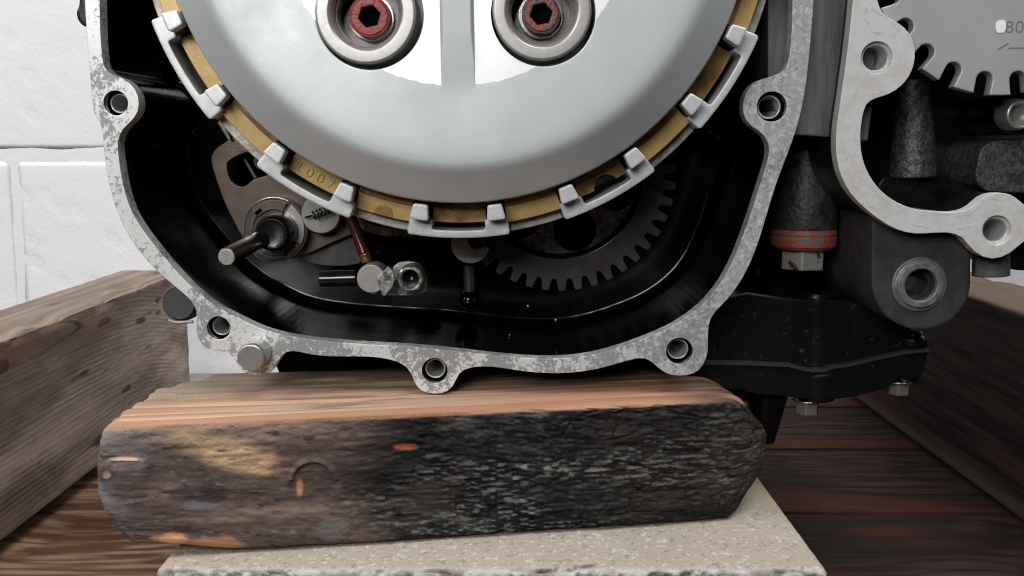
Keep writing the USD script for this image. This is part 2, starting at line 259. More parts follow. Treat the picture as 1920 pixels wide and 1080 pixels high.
# ================================================================ paver
ZP = -.0947
pa = PZ(900, 1068, ZP); pl = PZ(305, 1050, ZP)[0]; pr = PZ(1537, 1046, ZP)[0]
def paver():
    y0, y1 = pa[1], .075; p, f, n = grid_box((pr - pl, y1 - y0, ZP - FZ - .001), (420, 160, 50), .0016)
    w = p + np.array([(pl + pr) / 2, (y0 + y1) / 2, (ZP + FZ + .001) / 2])
    d = (fbm(w * 900, 4, 100) - .5) * .00035 - sstep(.70, .78, fbm(w * 500, 3, 101)) * .0004
    fr = sstep(.4, .8, -n[:, 1]); d = d - fr * sstep(.45, .7, fbm(w * np.array([300, 300, 160]), 3, 102)) * .0014
    c = mixc((.45, .385, .32), (.34, .29, .24), fbm(w * 60, 4, 103)); c = mixc(c, (.20, .17, .145), sstep(.62, .72, fbm(w * np.array([900, 900, 900]), 3, 104)) * .7); c = mixc(c, (.66, .62, .56), sstep(.64, .72, fbm(w * np.array([1100, 1100, 1100]), 3, 114)) * .6)
    c = mixc(c, (.42, .36, .24), sstep(.02, .055, w[:, 0] * .5 + w[:, 1]) * .6); c = mixc(c, mixc((.50, .48, .455), (.27, .25, .23), sstep(.4, .65, fbm(w * np.array([330, 330, 150]), 3, 106))), fr)
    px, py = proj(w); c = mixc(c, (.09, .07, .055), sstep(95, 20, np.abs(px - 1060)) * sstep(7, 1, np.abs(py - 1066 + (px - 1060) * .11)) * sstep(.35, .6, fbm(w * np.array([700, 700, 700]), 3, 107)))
    pv = obj('concrete_paver', (w + n * d[:, None], f), mConcrete, None, smooth=True, colors=c)
    tag(pv, 'pale beige concrete paver lying under the charred wood block', 'paver')
paver()
# ================================================================ charred wood block
ZT = P(813, 738, 0)[2]
def wood_block():
    A, B = PZ(190, 797, ZT)[:2], PZ(1440, 742, ZT)[:2]; L = np.linalg.norm(B - A) + .005; H = ZT - ZP - .0006; D = .05
    e = (B - A) / np.linalg.norm(B - A); nrm = np.array([-e[1], e[0]])
    p, f, n = grid_box((L, D, H), (460, 130, 110), .0022); u = p[:, 0] + L / 2; v = p[:, 1] + D / 2; h = p[:, 2] / H + .5
    hh = np.clip(h, 0, 1)
    # left end cut askew, right end rounded off
    shift = sstep(.5, 0, u / L) * (v * .17 + np.maximum(0, v - .034) * .75 - .004 * np.sin(hh * np.pi) + .004 * (1 - hh)); u2 = u + shift
    RR = .017; q = np.clip((u - (L - RR)) / RR, 0, 1); arc = 1 - np.sqrt(np.maximum(0, 1 - q * q * .98))
    u2 = u2 - .0085 * q ** 1.5 * (np.abs(hh - .52) * 2) ** 2.4
    v = v + .014 * arc * np.clip(1 - v / .03, 0, 1)
    z2 = p[:, 2] - .0050 * q ** 2.2 * sstep(.5, 1, hh) + .0065 * q ** 2.2 * sstep(.45, 0, hh) + .0035 * sstep(.034, .0, u) * sstep(.4, 0, hh)
    w = np.stack([A[0] + e[0] * u2 + nrm[0] * v, A[1] + e[1] * u2 + nrm[1] * v, ZP + .0004 + H / 2 + z2], 1)
    N = np.stack([n[:, 0] * e[0] + n[:, 1] * nrm[0], n[:, 0] * e[1] + n[:, 1] * nrm[1], n[:, 2]], 1)
    lc = np.stack([u, v, p[:, 2]], 1); px, py = proj(w); top = sstep(.45, .8, n[:, 2]); fr = 1 - top
    # relief
    gr = fbm(lc * np.array([14, 480, 200]), 4, 200); d = top * ((gr - .5) * .0019 - sstep(.60, .72, fbm(lc * np.array([22, 330, 100]), 3, 201)) * .0016)
    cell = np.minimum(np.abs(fbm(lc * np.array([190, 190, 34]), 3, 203) - .5), np.abs(fbm(lc * np.array([40, 40, 210]), 3, 204) - .5)); crack = sstep(.022, .002, cell) * sstep(.40, .58, fbm(lc * np.array([70, 70, 90]), 3, 230))
    ch = sstep(560, 760, px + 120 * (fbm(lc * 70, 3, 205) - .5)); big = fbm(lc * np.array([50, 50, 110]), 4, 206)
    d = d + fr * ((big - .5) * .0018 * (.4 + .6 * ch) + (fbm(lc * np.array([120, 120, 420]), 4, 207) - .5) * .0006 + (fbm(lc * np.array([300, 300, 1500]), 3, 231) - .5) * .0004 * (.25 + .75 * ch) - sstep(.62, .74, fbm(lc * np.array([150, 150, 420]), 3, 235)) * .0005 * ch - crack * .0005 * ch)
    d = d + fr * (.0011 * sstep(6, 1, np.abs(np.hypot(px - 587, (py - 905)) - 42)) * (py < 900) + .0009 * sstep(3, 0, np.abs(py - 862)) * (np.abs(px - 234) < 26))
    # colours
    c = mixc((.215, .150, .118), (.085, .060, .053), sstep(.3, .65, fbm(lc * np.array([34, 34, 60]), 4, 210)))
    c = mixc(c, (.46, .30, .175), sstep(.25, .75, np.exp(-((px - 430) / 120) ** 2 - ((py - 850 - (px - 430) * .22) / 34) ** 2) * (.35 + 1.1 * fbm(lc * np.array([90, 90, 200]), 4, 211))))
    c = mixc(c, (.24, .24, .26), sstep(370, 200, px + 100 * fbm(lc * 120, 3, 213)) * .75 * sstep(.3, .6, fbm(lc * 150, 3, 212)))
    c = mixc(c, (.042, .033, .034), sstep(.4, .6, np.exp(-((px - 370) / 75) ** 2 - ((py - 925) / 24) ** 2) + .5 * (fbm(lc * 150, 3, 214) - .5)) * .85)
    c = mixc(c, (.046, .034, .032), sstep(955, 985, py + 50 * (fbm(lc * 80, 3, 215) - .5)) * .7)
    black = mixc((.004, .004, .0045), (.017, .0155, .0145), sstep(.3, .7, fbm(lc * np.array([60, 60, 120]), 4, 216)))
    fl = sstep(.48, .70, fbm(lc * np.array([620, 620, 1300]), 4, 217)) * sstep(.46, .62, fbm(lc * np.array([30, 30, 60]), 4, 218) + .10 * np.exp(-((px - 1000) / 180) ** 2)); black = black * (1 + 3.2 * fl * (.4 + 1.2 * fbm(lc * np.array([900, 900, 1800]), 3, 250)))[:, None]; black = mixc(black, (.055, .055, .052), sstep(.5, .7, fbm(lc * np.array([130, 130, 300]), 4, 236)) * .5)
    black = mixc(black, (.005, .005, .005), crack * .4); black = mixc(black, (.004, .004, .004), sstep(.010, .002, np.abs(fbm(lc * np.array([16, 16, 190]), 3, 240) - .5)) * sstep(.5, .6, fbm(lc * np.array([40, 40, 60]), 2, 241)) * .9); black = mixc(black, (.034, .026, .022), sstep(.5, .66, fbm(lc * np.array([22, 22, 40]), 3, 242)) * .5); black = mixc(black, (.095, .078, .06), sstep(1320, 1450, px + 160 * (big - .5)) * sstep(900, 780, py) * .6)
    black = black * (.45 + .5 * sstep(.42, .6, fbm(lc * np.array([26, 26, 70]), 4, 260)))[:, None]; f2 = sstep(.50, .66, fbm(lc * np.array([520, 520, 1500]), 5, 261)) * (.25 + sstep(.46, .60, fbm(lc * np.array([34, 34, 90]), 4, 262))) * (.5 + .7 * np.exp(-((px - 1000) / 230) ** 2)); black = black + (f2 * .085)[:, None] * np.array([1, .98, .93])
    c = mixc(c, black, ch); c = c * (.45 + 1.1 * fbm(lc * np.array([500, 500, 1100]), 4, 233))[:, None] * (.6 + .8 * fbm(lc * np.array([45, 45, 900]), 3, 243))[:, None]; c = mixc(c, (.34, .30, .27), sstep(.70, .76, fbm(lc * np.array([420, 420, 900]), 4, 244)) * (1 - ch) * .2); c = mixc(c, (.02, .015, .014), sstep(.69, .75, fbm(lc * np.array([260, 260, 900]), 4, 245)) * (1 - ch) * .7)
    wv = 46 * (fbm(lc * 160, 5, 220) - .5) * 2.4
    def patch(x, y, rx, ry, col, k=1.): 
        nonlocal c; c = mixc(c, col, sstep(1.25, .55, np.hypot((px - x) / rx, (py - y) / ry) + wv / 46) * (.55 + .9 * fbm(lc * 500, 3, 232)).clip(0, 1) * k * fr)
    patch(762, 838, 25, 6, (.38, .115, .045)); patch(775, 850, 40, 5, (.008, .007, .007)); patch(322, 1008, 34, 14, (.60, .32, .175)); patch(395, 1022, 50, 14, (.36, .19, .105)); patch(180, 968, 14, 24, (.50, .26, .15)); patch(234, 862, 26, 5, (.50, .34, .26)); patch(562, 915, 8, 22, (.42, .22, .13)); patch(199, 892, 8, 8, (.36, .26, .22)); patch(690, 1015, 40, 14, (.13, .085, .075), .8); patch(238, 1018, 60, 8, (.30, .15, .10)); patch(620, 992, 30, 22, (.14, .12, .115), .7); patch(375, 950, 60, 10, (.17, .165, .18), .7); patch(800, 930, 60, 60, (.05, .042, .04), .6)
    tw = mixc((.56, .37, .25), (.37, .205, .125), sstep(.32, .64, gr)); tw = mixc(tw, (.33, .15, .09), sstep(480, 1150, px) * .6); tw = mixc(tw, (.30, .24, .19), sstep(.5, .7, fbm(lc * np.array([18, 260, 60]), 4, 234)) * .5)
    tw = mixc(tw, (.10, .05, .03), sstep(.58, .70, fbm(lc * np.array([20, 330, 100]), 3, 201)) * .85); tw = mixc(tw, (.27, .22, .175), sstep(.014, .034, v + .012 * (fbm(lc * np.array([20, 200, 10]), 3, 224) - .5)) * .75); tw = mixc(tw, (.05, .038, .033), sstep(1200, 1380, px + 60 * (gr - .5)) * sstep(.35, .55, fbm(lc * np.array([25, 420, 60]), 3, 225)) * .9)
    tw = mixc(tw, (.07, .05, .04), sstep(1380, 1440, px) * .8)
    c = mixc(c, tw, sstep(.3, .6, n[:, 2] + .25 * (fbm(lc * np.array([60, 60, 60]), 3, 226) - .5)))
    o = obj('wood_block', (w + N * d[:, None], f), mChar, None, smooth=True, colors=np.clip(c, .002, 1))
    tag(o, 'charred black wood block with raw orange top propping up the engine', 'wood block')
wood_block()
# ================================================================ ENGINE
eng = thing('motorcycle_engine', 'motorcycle engine with its clutch cover off, resting on the charred block', 'engine')
INNER = [(186, 0), (189, 60), (191, 105), (196, 125), (207, 139), (225, 145), (245, 158), (258, 178), (260, 195), (255, 215), (242, 232), (228, 245), (222, 258), (224, 300), (230, 345), (245, 390), (270, 435), (300, 472), (330, 508), (362, 540), (388, 562), (419, 583), (453, 599), (484, 615), (521, 625), (562, 634), (615, 641), (667, 644), (745, 648), (809, 655), (919, 665), (1010, 672), (1054, 674), (1094, 668), (1156, 652), (1210, 636), (1254, 616), (1291, 591), (1326, 562), (1349, 536), (1368, 500), (1385, 462), (1400, 425), (1418, 367), (1434, 319), (1442, 285), (1438, 262), (1424, 246), (1407, 235), (1396, 219), (1393, 202), (1396, 181), (1407, 163), (1422, 152), (1444, 144), (1463, 137), (1474, 128), (1480, 115), (1483, 74), (1486, 0), (1490, -200), (1450, -500), (1280, -760), (850, -860), (420, -760), (240, -500), (188, -200)]
OUTER = [(159, 0), (162, 50), (167, 115), (173, 185), (178, 215), (190, 235), (194, 265), (200, 320), (212, 370), (230, 420), (250, 455), (288, 500), (310, 521), (336, 544), (359, 565), (369, 582), (368, 609), (372, 633), (385, 650), (404, 658), (427, 660), (439, 672), (447, 685), (458, 697), (477, 703), (497, 703), (512, 695), (521, 677), (531, 663), (547, 658), (576, 663), (641, 668), (706, 671), (733, 674), (755, 682), (767, 695), (775, 713), (787, 729), (813, 738), (835, 735), (849, 724), (857, 709), (864, 697), (882, 689), (904, 688), (973, 694), (1043, 700), (1086, 698), (1137, 686), (1185, 675), (1210, 672), (1225, 680), (1240, 695), (1261, 703), (1283, 704), (1305, 697), (1322, 680), (1326, 655), (1328, 629), (1332, 598), (1358, 568), (1381, 536), (1404, 500), (1415, 474), (1431, 419), (1455, 349), (1476, 288), (1489, 254), (1497, 226), (1504, 200), (1515, 122), (1522, 37), (1526, 0), (1530, -200), (1490, -520), (1310, -790), (850, -900), (390, -790), (200, -520), (158, -200)]
inner = Polygon(plane(spl(INNER, .5), 0)).buffer(0); outer = Polygon(plane(spl(OUTER, .5), 0)).buffer(0)
HOLES = [(217, 193, 23), (410, 615, 22), (815, 695, 24), (1274, 658, 25), (1447, 200, 28)]
hp = [(P(a, b, 0)[[0, 2]], px_len(r, a, b, 0)) for a, b, r in HOLES]; dwl = P(484, 659, 0)
bores = shapely.union_all([Point(c).buffer(r, quad_segs=20) for c, r in hp])
case_ring = outer.buffer(-.0006).difference(inner.buffer(.0004))
case = obj('crankcase', [ext(case_ring.difference(bores.buffer(.0002)), .0045, .0525), ext(outer.buffer(-.0012).difference(bores.buffer(.0002)), .050, .11)], mCase, eng, smooth=40, label='black oil-wet crankcase cavity behind the clutch')
def fillet(pg, y, r, rows=9):
    """a smooth quarter-round between the cavity's wall and its back"""
    q = np.array(pg.exterior.segmentize(.0012).coords)[:-1]; t = np.roll(q, -1, 0) - np.roll(q, 1, 0); t /= np.linalg.norm(t, axis=1, keepdims=True)
    nn = np.stack([-t[:, 1], t[:, 0]], 1) * (1 if pg.exterior.is_ccw else -1); N_ = len(q); V = []
    for a in np.linspace(0, np.pi / 2, rows): p_ = q + nn * (r * (1 - math.cos(a)) - .0003); V.append(np.stack([p_[:, 0], np.full(N_, y - r + r * math.sin(a)), p_[:, 1]], 1))
    I_ = np.arange(N_); J_ = np.roll(I_, -1)
    Fq = np.vstack([np.stack([k * N_ + I_, k * N_ + J_, (k + 1) * N_ + J_, (k + 1) * N_ + I_], 1) for k in range(rows - 1)])
    m_ = trimesh.Trimesh(np.vstack(V), np.vstack([Fq[:, [0, 1, 2]], Fq[:, [0, 2, 3]]]), process=False); c_ = m_.triangles_center; 
    if (m_.face_normals[:, 1]).mean() > 0: m_.invert()
    return m_
obj('cavity_fillet', fillet(inner, .0501, .0028), mCase, case, smooth=True)
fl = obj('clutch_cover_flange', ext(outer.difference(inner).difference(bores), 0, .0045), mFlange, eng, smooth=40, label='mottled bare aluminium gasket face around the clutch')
def tube_in(c, ro, ri, y0, y1): return ext(ring(c, ri, ro, n=40), y0, y1)
mSleeve = M('sleeve_steel', (.80, .80, .79), (.55, .55, .54), scale=900, rough=.3, metal=.35, stretch=(1, 6, 1), bevel=.0003)
for c, r in hp:
    bh = obj('bolt_hole', tube_in(c, r * .99, r * .94, .0004, .020), mWet, fl, smooth=30)  # black lining paints the shaded gap around the sleeve
    obj('thread_sleeve', tube_in(c, r * .80, r * .68, .0028, .0195), mSleeve, bh, smooth=30)
    obj('hole_bottom', rev([(0, .0205), (r * .98, .0205), (r * .98, .0195), (0, .0195)], c, 32), mCase, bh)
r = px_len(26, 484, 659, 0)
obj('dowel_pin', rev([(0, .01), (r * 1.0, .01), (r, -.0062), (r * .96, -.0070), (r * .88, -.0074), (0, -.0074)], dwl[[0, 2]], 48), mSteel, fl)
# bump of casting inside, reflecting the lamp
def ball(px, py, y, rpx, sq=(1, 1, 1)):
    s = trimesh.creation.icosphere(subdivisions=4, radius=px_len(rpx, px, py, y)); s.apply_scale(sq); s.apply_translation(P(px, py, y)); return s
obj('casting_boss', ball(880, 562, .046, 20, (1, 1, .9)), mWet, case, smooth=True)
obj('post', cyl(P(881, 546, .044), P(880, 497, .044), px_len(12, 880, 520, .03)), mSteelDark, case)
for a, b, s in ((1042, 600, 3.2), (990, 574, 3), (345, 402, 2.5), (955, 628, 2)):
    r0 = ray(a, b); w0 = P(a, b, .0) ; y = .03 if b > 560 else .0495
    obj('oil_drop_glint', ball(a, b, y, s * .8, (1, 1, 1.4)), mShiny, case, smooth=True)  # oil drops in bright steel, their glints put into the colour
obj('gallery_pipe', cyl(P(600, 523, .024), P(668, 522, .024), px_len(15, 640, 522, .024)), mBlackShaft, case)
obj('case_underside', ext(poly([(500, 640), (1340, 640), (1340, 740), (540, 740), (524, 700)], .055, 1), .055, .109), mCase, case)
obj('rear_lug', ext(poly([(150, -40), (150, 10), (143, 22), (147, 40), (160, 52), (190, 52), (190, -40)], .012), .012, .05), mCaseDry, eng)
# ---------------------------------------------------------------- clutch
CC = np.array([-.0123, .0525])
FA = [-158.7, -142.9, -127.5, -112.4, -97.5, -82.9, -68.5, -54.1, -39.3, -24.2] + [-24.2 + 15.03 * k for k in range(1, 15)]
def at(a, r): return CC + r * np.array([math.cos(math.radians(a)), math.sin(math.radians(a))])
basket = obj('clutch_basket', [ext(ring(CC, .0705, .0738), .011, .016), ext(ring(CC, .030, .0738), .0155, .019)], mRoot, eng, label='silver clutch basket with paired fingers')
for k, a in enumerate(FA):
    da = lambda mm, r: math.degrees(mm / r)
    t = np.array([-math.sin(math.radians(a)), math.cos(math.radians(a))])
    pg = Polygon([at(a, .0668) - t * .00165, at(a, .0668) + t * .00165, at(a, .0704) + t * .0022, at(a, .0704) - t * .0022]).buffer(-.0005).buffer(.0005, quad_segs=4)
    fg = obj('finger', [ext(pg, -.0158, -.0122)], mBasket, basket)
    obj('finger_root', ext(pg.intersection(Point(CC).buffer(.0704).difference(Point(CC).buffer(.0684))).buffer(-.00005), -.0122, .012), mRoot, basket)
for k in range(0, 24, 2):
    a0, a1 = FA[k], FA[k + 1]; a1 += 360 * (a1 < a0); w = math.degrees(.0026 / .072)
    pg = ring(CC, .0704, .0744, a0 - w, a1 + w).difference(ring(CC, .05, .0727, a0 + w * 1.12, a1 - w * 1.12).buffer(-.0006).buffer(.0006))
    pg = pg.buffer(-.0007).buffer(.0007, quad_segs=5).buffer(.0004).buffer(-.0004, quad_segs=5)
    obj('finger_bridge', ext(pg, -.0112, .004), mBasket, basket)
frict = obj('friction_plate', ext(ring(CC, .045, .0622), -.0085, -.0055), mGoldDark, eng, label='gold friction plate with tabs between the basket fingers')
for k in range(24):
    a0, a1 = FA[k], FA[(k + 1) % 24]; a1 += 360 * (a1 < a0); w = 1.86; pair = k % 2 == 0
    rr = .0711 if pair else .0717
    pg = ring(CC, .0667 if pair else .066, rr, a0 + w + (.25 if pair else 0), a1 - w - (.25 if pair else 0)); mid = (a0 + a1) / 2
    if k in (6,): pg = pg.difference(Point(at(mid + .4, rr + .0006)).buffer(.0030))
    yf = -.0070 if pair else -.0088
    tb = obj('tab', ext(pg, yf, yf + .0022), mGoldDark if k in (4, 6, 8, 11, 15) else mGold, frict)
    if not pair:
        obj('tab_lip', ext(ring(CC, .0655, .0678, a0 + w + .1, a1 - w - .1), -.0096, -.0088), mGoldDark, tb)
        obj('lower_tab', ext(ring(CC, .068, .0714, a0 + w, a1 - w), yf + .004, yf + .0065), mGoldDark, tb)
    if not pair: obj('basket_rim', ext(ring(CC, .0716, .0742, a0 + 2.2, a1 - 2.2), -.0052, .011), mBasketOld, basket)
    if k == 3:
        obj('round_stamp', ext(Point(at(mid + .2, .0714)).buffer(.0023).intersection(pg), yf - .0001, yf), mGoldDark, tb)
def tangent_text(txt, h, a, r, y, parent, mat, depth=.0003):
    m = meshkit.text_mesh(txt, h, depth); b = m.bounds; m.apply_translation((-(b[0][0] + b[1][0]) / 2, 0, 0)); m.apply_transform(T_Y)
    m.apply_transform(trimesh.transformations.rotation_matrix(-math.radians(a + 90), (0, 1, 0))); c = at(a, r); m.apply_translation((c[0], y, c[1]))
    return obj('stamped_number', m, mat, parent)
tabs = [p for p in frict.GetChildren() if p.GetName().startswith('tab') and 'lip' not in p.GetName()]
for q, chx in enumerate('1007'):
    tangent_text(chx, .0022, -123.4 + q * 2.35, .0701, -.0070, tabs[2], mGold)
tangent_text('4', .0015, -92.4, .0698, -.0070, tabs[4], mGold); tangent_text('8', .0015, -86.6, .0698, -.0070, tabs[4], mGold)
# pressure plate: revolved, with milled pads between five ribs
YP = -.0222; RP = .0397
def face_y(r): return YP - max(0., (RP - r)) * .085 if r < RP else YP + (r - RP) * .012
prof = [(0, -.010), (.0650, -.010), (.0658, -.0108), (.0660, -.0150), (.0657, -.0160), (.0651, -.0165), (.0640, -.0173), (.0622, -.0187), (.0605, -.0200), (.0594, -.02085), (.0588, -.02125), (.0582, -.02155), (.0575, -.02178), (.0566, -.02192)] + [(r_, face_y(r_)) for r_ in np.linspace(.055, .0005, 24)] + [(0, face_y(0))]
import manifold3d as m3
def mani(t): return m3.Manifold(m3.Mesh(np.asarray(t.vertices, np.float32), np.asarray(t.faces, np.uint32)))
_mm = m3.CrossSection([np.array([(r_, -y_) for r_, y_ in prof]) * 1000]).revolve(180).to_mesh()
body = trimesh.Trimesh(_mm.vert_properties[:, :3] / 1000, _mm.tri_verts, process=False); body.apply_transform(T_Y); body.apply_translation((CC[0], 0, CC[1]))
if body.volume < 0: body.invert()
RA, SA = [-89.3 + 72 * k for k in range(5)], [-127.2 + 72 * k for k in range(5)]
SA[1] = -51.8
def at2(a, r): return at(a, r)
SR = .0309
rib = shapely.union_all([affinity.rotate(sbox(CC[0], CC[1] - .0037, CC[0] + .06, CC[1] + .0037), a, origin=tuple(CC)) for a in RA] + [Point(CC).buffer(.013)])
pads = Point(CC).buffer(.047, quad_segs=40).difference(rib).buffer(-.0012).buffer(.0012)
cups = shapely.union_all([Point(at(a, SR)).buffer(.0114 if k == 1 else .0118, quad_segs=24) for k, a in enumerate(SA)])
bm = mani(body) - mani(ext(pads, -.04, YP)) - mani(ext(pads.buffer(.0005), -.04, face_y(.03) + .0002)) - mani(ext(pads.buffer(.00025), -.04, face_y(.03) + .00045)) - mani(ext(cups, -.04, -.0102))
pp = obj('pressure_plate', bm, mPlate, eng, smooth=28, label='pale grey cast clutch pressure plate')
for g_ in pads.intersection(Polygon([CC + (RP + .0002 + .0006 * (fbm(np.array([[math.cos(t_) * 26, math.sin(t_) * 26, 0]]), 4, 3)[0] - .5)) * np.array([math.cos(t_), math.sin(t_)]) for t_ in np.linspace(0, 2 * math.pi, 700)[:-1]])).difference(cups).geoms:
    if g_.area > 1e-5: obj('machined_pad', ext(g_, YP - .00002, YP + .0002), mPad, pp, smooth=False)
for k, a in enumerate(SA):
    c = at(a, SR); R = .0110 if k != 1 else .0108
    c = c + (np.array([-.0003, .0006]) if k == 1 else np.array([-.0009, .0004]))
    cup = obj('spring_cup', rev([(R, -.0100), (R, -.0223), (R * .985, -.0226), (R * .965, -.02275), (R * .95, -.0228), (R * .76, -.0228), (R * .745, -.02275), (R * .72, -.0225), (R * .69, -.0219), (R * .665, -.0210), (R * .65, -.0198), (R * .6495, -.0105), (0, -.0100)], c, 64), mCup, eng, smooth=28)
    obj('cup_bore_shade', ext(ring(c, R * .615, R * .6485), -.0192, -.0106), mSteelDark, cup, smooth=40)  # added dark wall and floor put the cup's depth shade into the colour
    obj('cup_floor_shade', ext(ring(c, 0, R * .64), -.0109, -.0104), mSteelDark, cup)
    obj('spring_washer', ext(ring(c, .0022, .0051), -.0128, -.0100), mShiny, cup)
    pr_ = .0046 if k == 0 else .0043
    hexa = Polygon([c + .0026 * np.array([math.cos(math.radians(60 * i + 12)), math.sin(math.radians(60 * i + 12))]) for i in range(6)])
    disc = Point(c).buffer(pr_, quad_segs=20)
    bolt = obj('spring_bolt', [ext(disc.difference(hexa), -.0160, -.0126), ext(disc.buffer(-.0005).difference(hexa), -.0164, -.0160)], mRed if k == 0 else mRedWorn, cup, label='red painted socket bolt' if k == 0 else 'worn red socket bolt')
    obj('hex_socket', ext(hexa, -.0130, -.0127), mSocketBlack, cup)  # matte black floor paints in the shade of a deep socket
# crescent of a smaller wheel under the basket
gc = P(735, 330, .03); obj('small_gear', [ext(Point(gc[[0, 2]]).buffer(px_len(112, 735, 400, .03), quad_segs=40), .028, .031)] + [ext(affinity.rotate(sbox(gc[0] + px_len(92, 735, 400, .03), gc[2] - .0016, gc[0] + px_len(106, 735, 400, .03), gc[2] + .0016), a, origin=(gc[0], gc[2])), .022, .028) for a in range(-135, -40, 14)], mTan, eng)
# ---------------------------------------------------------------- oil pump gear
def gear(pc, y, Rpx, teeth, depth, inner_px):
    c = P(*pc, y)[[0, 2]]; s = px_len(1, *pc, y); R = Rpx * s; r0 = R - depth * s; pts = []
    for t in range(teeth):
        for da, rr in ((-.50, r0), (-.42, r0), (-.34, r0 + .1 * (R - r0)), (-.29, r0 + .3 * (R - r0)), (-.20, R - .03 * (R - r0)), (-.17, R), (.17, R), (.20, R - .03 * (R - r0)), (.29, r0 + .3 * (R - r0)), (.34, r0 + .1 * (R - r0)), (.42, r0)):
            a = 2 * np.pi * (t + da) / teeth + .06; pts.append(c + rr * np.array([np.cos(a), np.sin(a)]))
    return c, s, Polygon(pts).buffer(-.0001).buffer(.0001)
c, s, gp = gear((1050, 330), .026, 218, 43, 23, 0)
pump = obj('pump_gear', ext(gp.difference(Point(c).buffer(157 * s, quad_segs=40)), .026, .032), M('brown_gear_steel', (.085, .076, .072), (.05, .044, .041), scale=200, rough=.42, metal=.35, bevel=.0004), eng, smooth=25, label='dark oily gear below the clutch')
wv_ = Point(c).buffer(160 * s, quad_segs=40).difference(shapely.union_all([Point(c + 107 * s * np.array([math.cos(math.radians(x)), math.sin(math.radians(x))])).buffer(41 * s) for x in (-74, -14, -134, 46, 106, 166)]))
obj('web', ext(wv_, .0285, .031), M('rough_gear_web', (.11, .10, .096), (.24, .225, .21), scale=900, lo=.4, hi=.65, rough=.25, rough2=.45, metal=.5, bump=.0004, bscale=1600, coat=.3), pump)
obj('web_rim', rev([(148 * s, .0285), (150 * s, .0272), (155 * s, .0266), (158 * s, .0266)], c, 120), mCase, pump, smooth=True)
ec = P(882, 458, .02)[[0, 2]]; es = px_len(1, 882, 458, .02)
eclip = Point(ec).buffer(36 * es).difference(shapely.union_all([Point(ec + np.array([12, 8]) * es).buffer(17 * es), Polygon([ec + np.array(q) * es for q in ((2, 4), (40, -8), (44, 30), (6, 34))])])).difference(Point(ec + np.array([-12, 18]) * es).buffer(9 * es))
obj('retaining_clip', ext(eclip, .020, .0212), mDisc, eng)
# ---------------------------------------------------------------- shift mechanism
SH = .036
plate_pts = [(435, 258), (424, 266), (405, 278), (395, 294), (398, 312), (410, 350), (424, 386), (439, 416), (453, 442), (469, 472), (490, 490), (513, 493), (573, 478), (617, 457), (655, 441), (690, 425), (720, 380), (640, 300), (560, 250), (490, 236), (455, 246)]
slot_pts = [(424, 309), (429, 300), (448, 290), (469, 283), (504, 287), (510, 310), (507, 324), (498, 330), (478, 335), (469, 341), (460, 350), (448, 350), (436, 344), (429, 333)]
sp = obj('shift_plate', ext(poly(plate_pts, SH, 2).difference(poly(slot_pts, SH, 2)), SH, SH + .002), mTan, eng, label='brown oil-stained shift plate with a curved slot')
obj('slot_roller', cyl(P(492, 303, SH - .002), P(492, 303, SH + .008), px_len(16, 490, 303, SH)), mSteelDark, sp)
obj('spring_leg', cyl(P(453, 288, SH + .006), P(480, 335, SH + .006), px_len(4, 470, 303, SH)), mTan, sp)
obj('spring_leg', cyl(P(413, 228, SH - .002), P(431, 262, SH - .002), px_len(6, 420, 240, SH), px_len(3, 420, 240, SH)), mDisc, sp)
obj('guide_plate', ext(poly([(555, 484), (600, 466), (662, 440), (690, 470), (684, 492), (640, 500), (590, 496)], SH + .003, 1), SH + .003, SH + .005), mSteelDark, sp)
wc = P(515, 430, .031)[[0, 2]]; ws = px_len(1, 515, 430, .031)
wsh = obj('shaft_washer', ext(ring(wc, 30 * ws, 61 * ws), .031, .036), mSteelDark, eng)
obj('washer_rim', ext(ring(wc, 57 * ws, 61 * ws, 60, 190), .0306, .031), mShiny, wsh)
for a0, a1, r0, r1, mm in ((62, 140, 37, 56, mTan), (-30, 55, 38, 57, mSteel), (-62, -34, 38, 57, mTan), (-120, -66, 41, 49, mShiny), (120, 205, 40, 47, mShiny), (-165, -70, 50, 57, mSteelDark)):
    obj('washer_segment', ext(ring(wc, r0 * ws, r1 * ws, a0, a1).buffer(-.0003).buffer(.0003), .0302, .031), mm, wsh)
shaft = obj('shift_shaft', [cyl(P(505, 440, .030), P(425, 481.5, -.004), px_len(16.5, 505, 440, .012), seg=40)], mBlackShaft, eng, label='black shift shaft with a bare metal end')
d_ = P(425, 481.5, -.004) - P(505, 440, .03); d_ /= np.linalg.norm(d_); tip = P(425, 481.5, -.004)
obj('shaft_end', cyl(tip - d_ * .0022, tip + d_ * .0003, px_len(16.9, 425, 482, -.004), px_len(15.5, 425, 482, -.004), 40), mDisc, shaft)
cc_ = P(516, 436, .026)[[0, 2]]; cs = px_len(1, 516, 436, .026)
obj('collar', rev([(38 * cs, .036), (37 * cs, .028), (34 * cs, .0235), (27 * cs, .022), (20 * cs, .0225), (0, .0225)], cc_, 48), mBlackShaft, shaft, smooth=40)
sd = P(601, 401, .030)[[0, 2]]; ss = px_len(1, 601, 401, .03)
shim = obj('shim_disc', rev([(0, .0345), (38 * ss, .0345), (38 * ss, .0306), (36 * ss, .030), (0, .030)], sd, 64), mDisc, eng)
for q in range(5): obj('spring_coil', cyl(P(588 + 6.5 * q, 404 - 2.6 * q, .0275), P(591 + 6.5 * q, 402.8 - 2.6 * q, .0275), px_len(9, 600, 400, .0275)), mSteelDark if q % 2 else mBlackShaft, shim)
obj('spring_wire', cyl(P(573, 408, .0285), P(588, 403, .0275), px_len(2, 580, 405, .028)), mBlackShaft, shim)
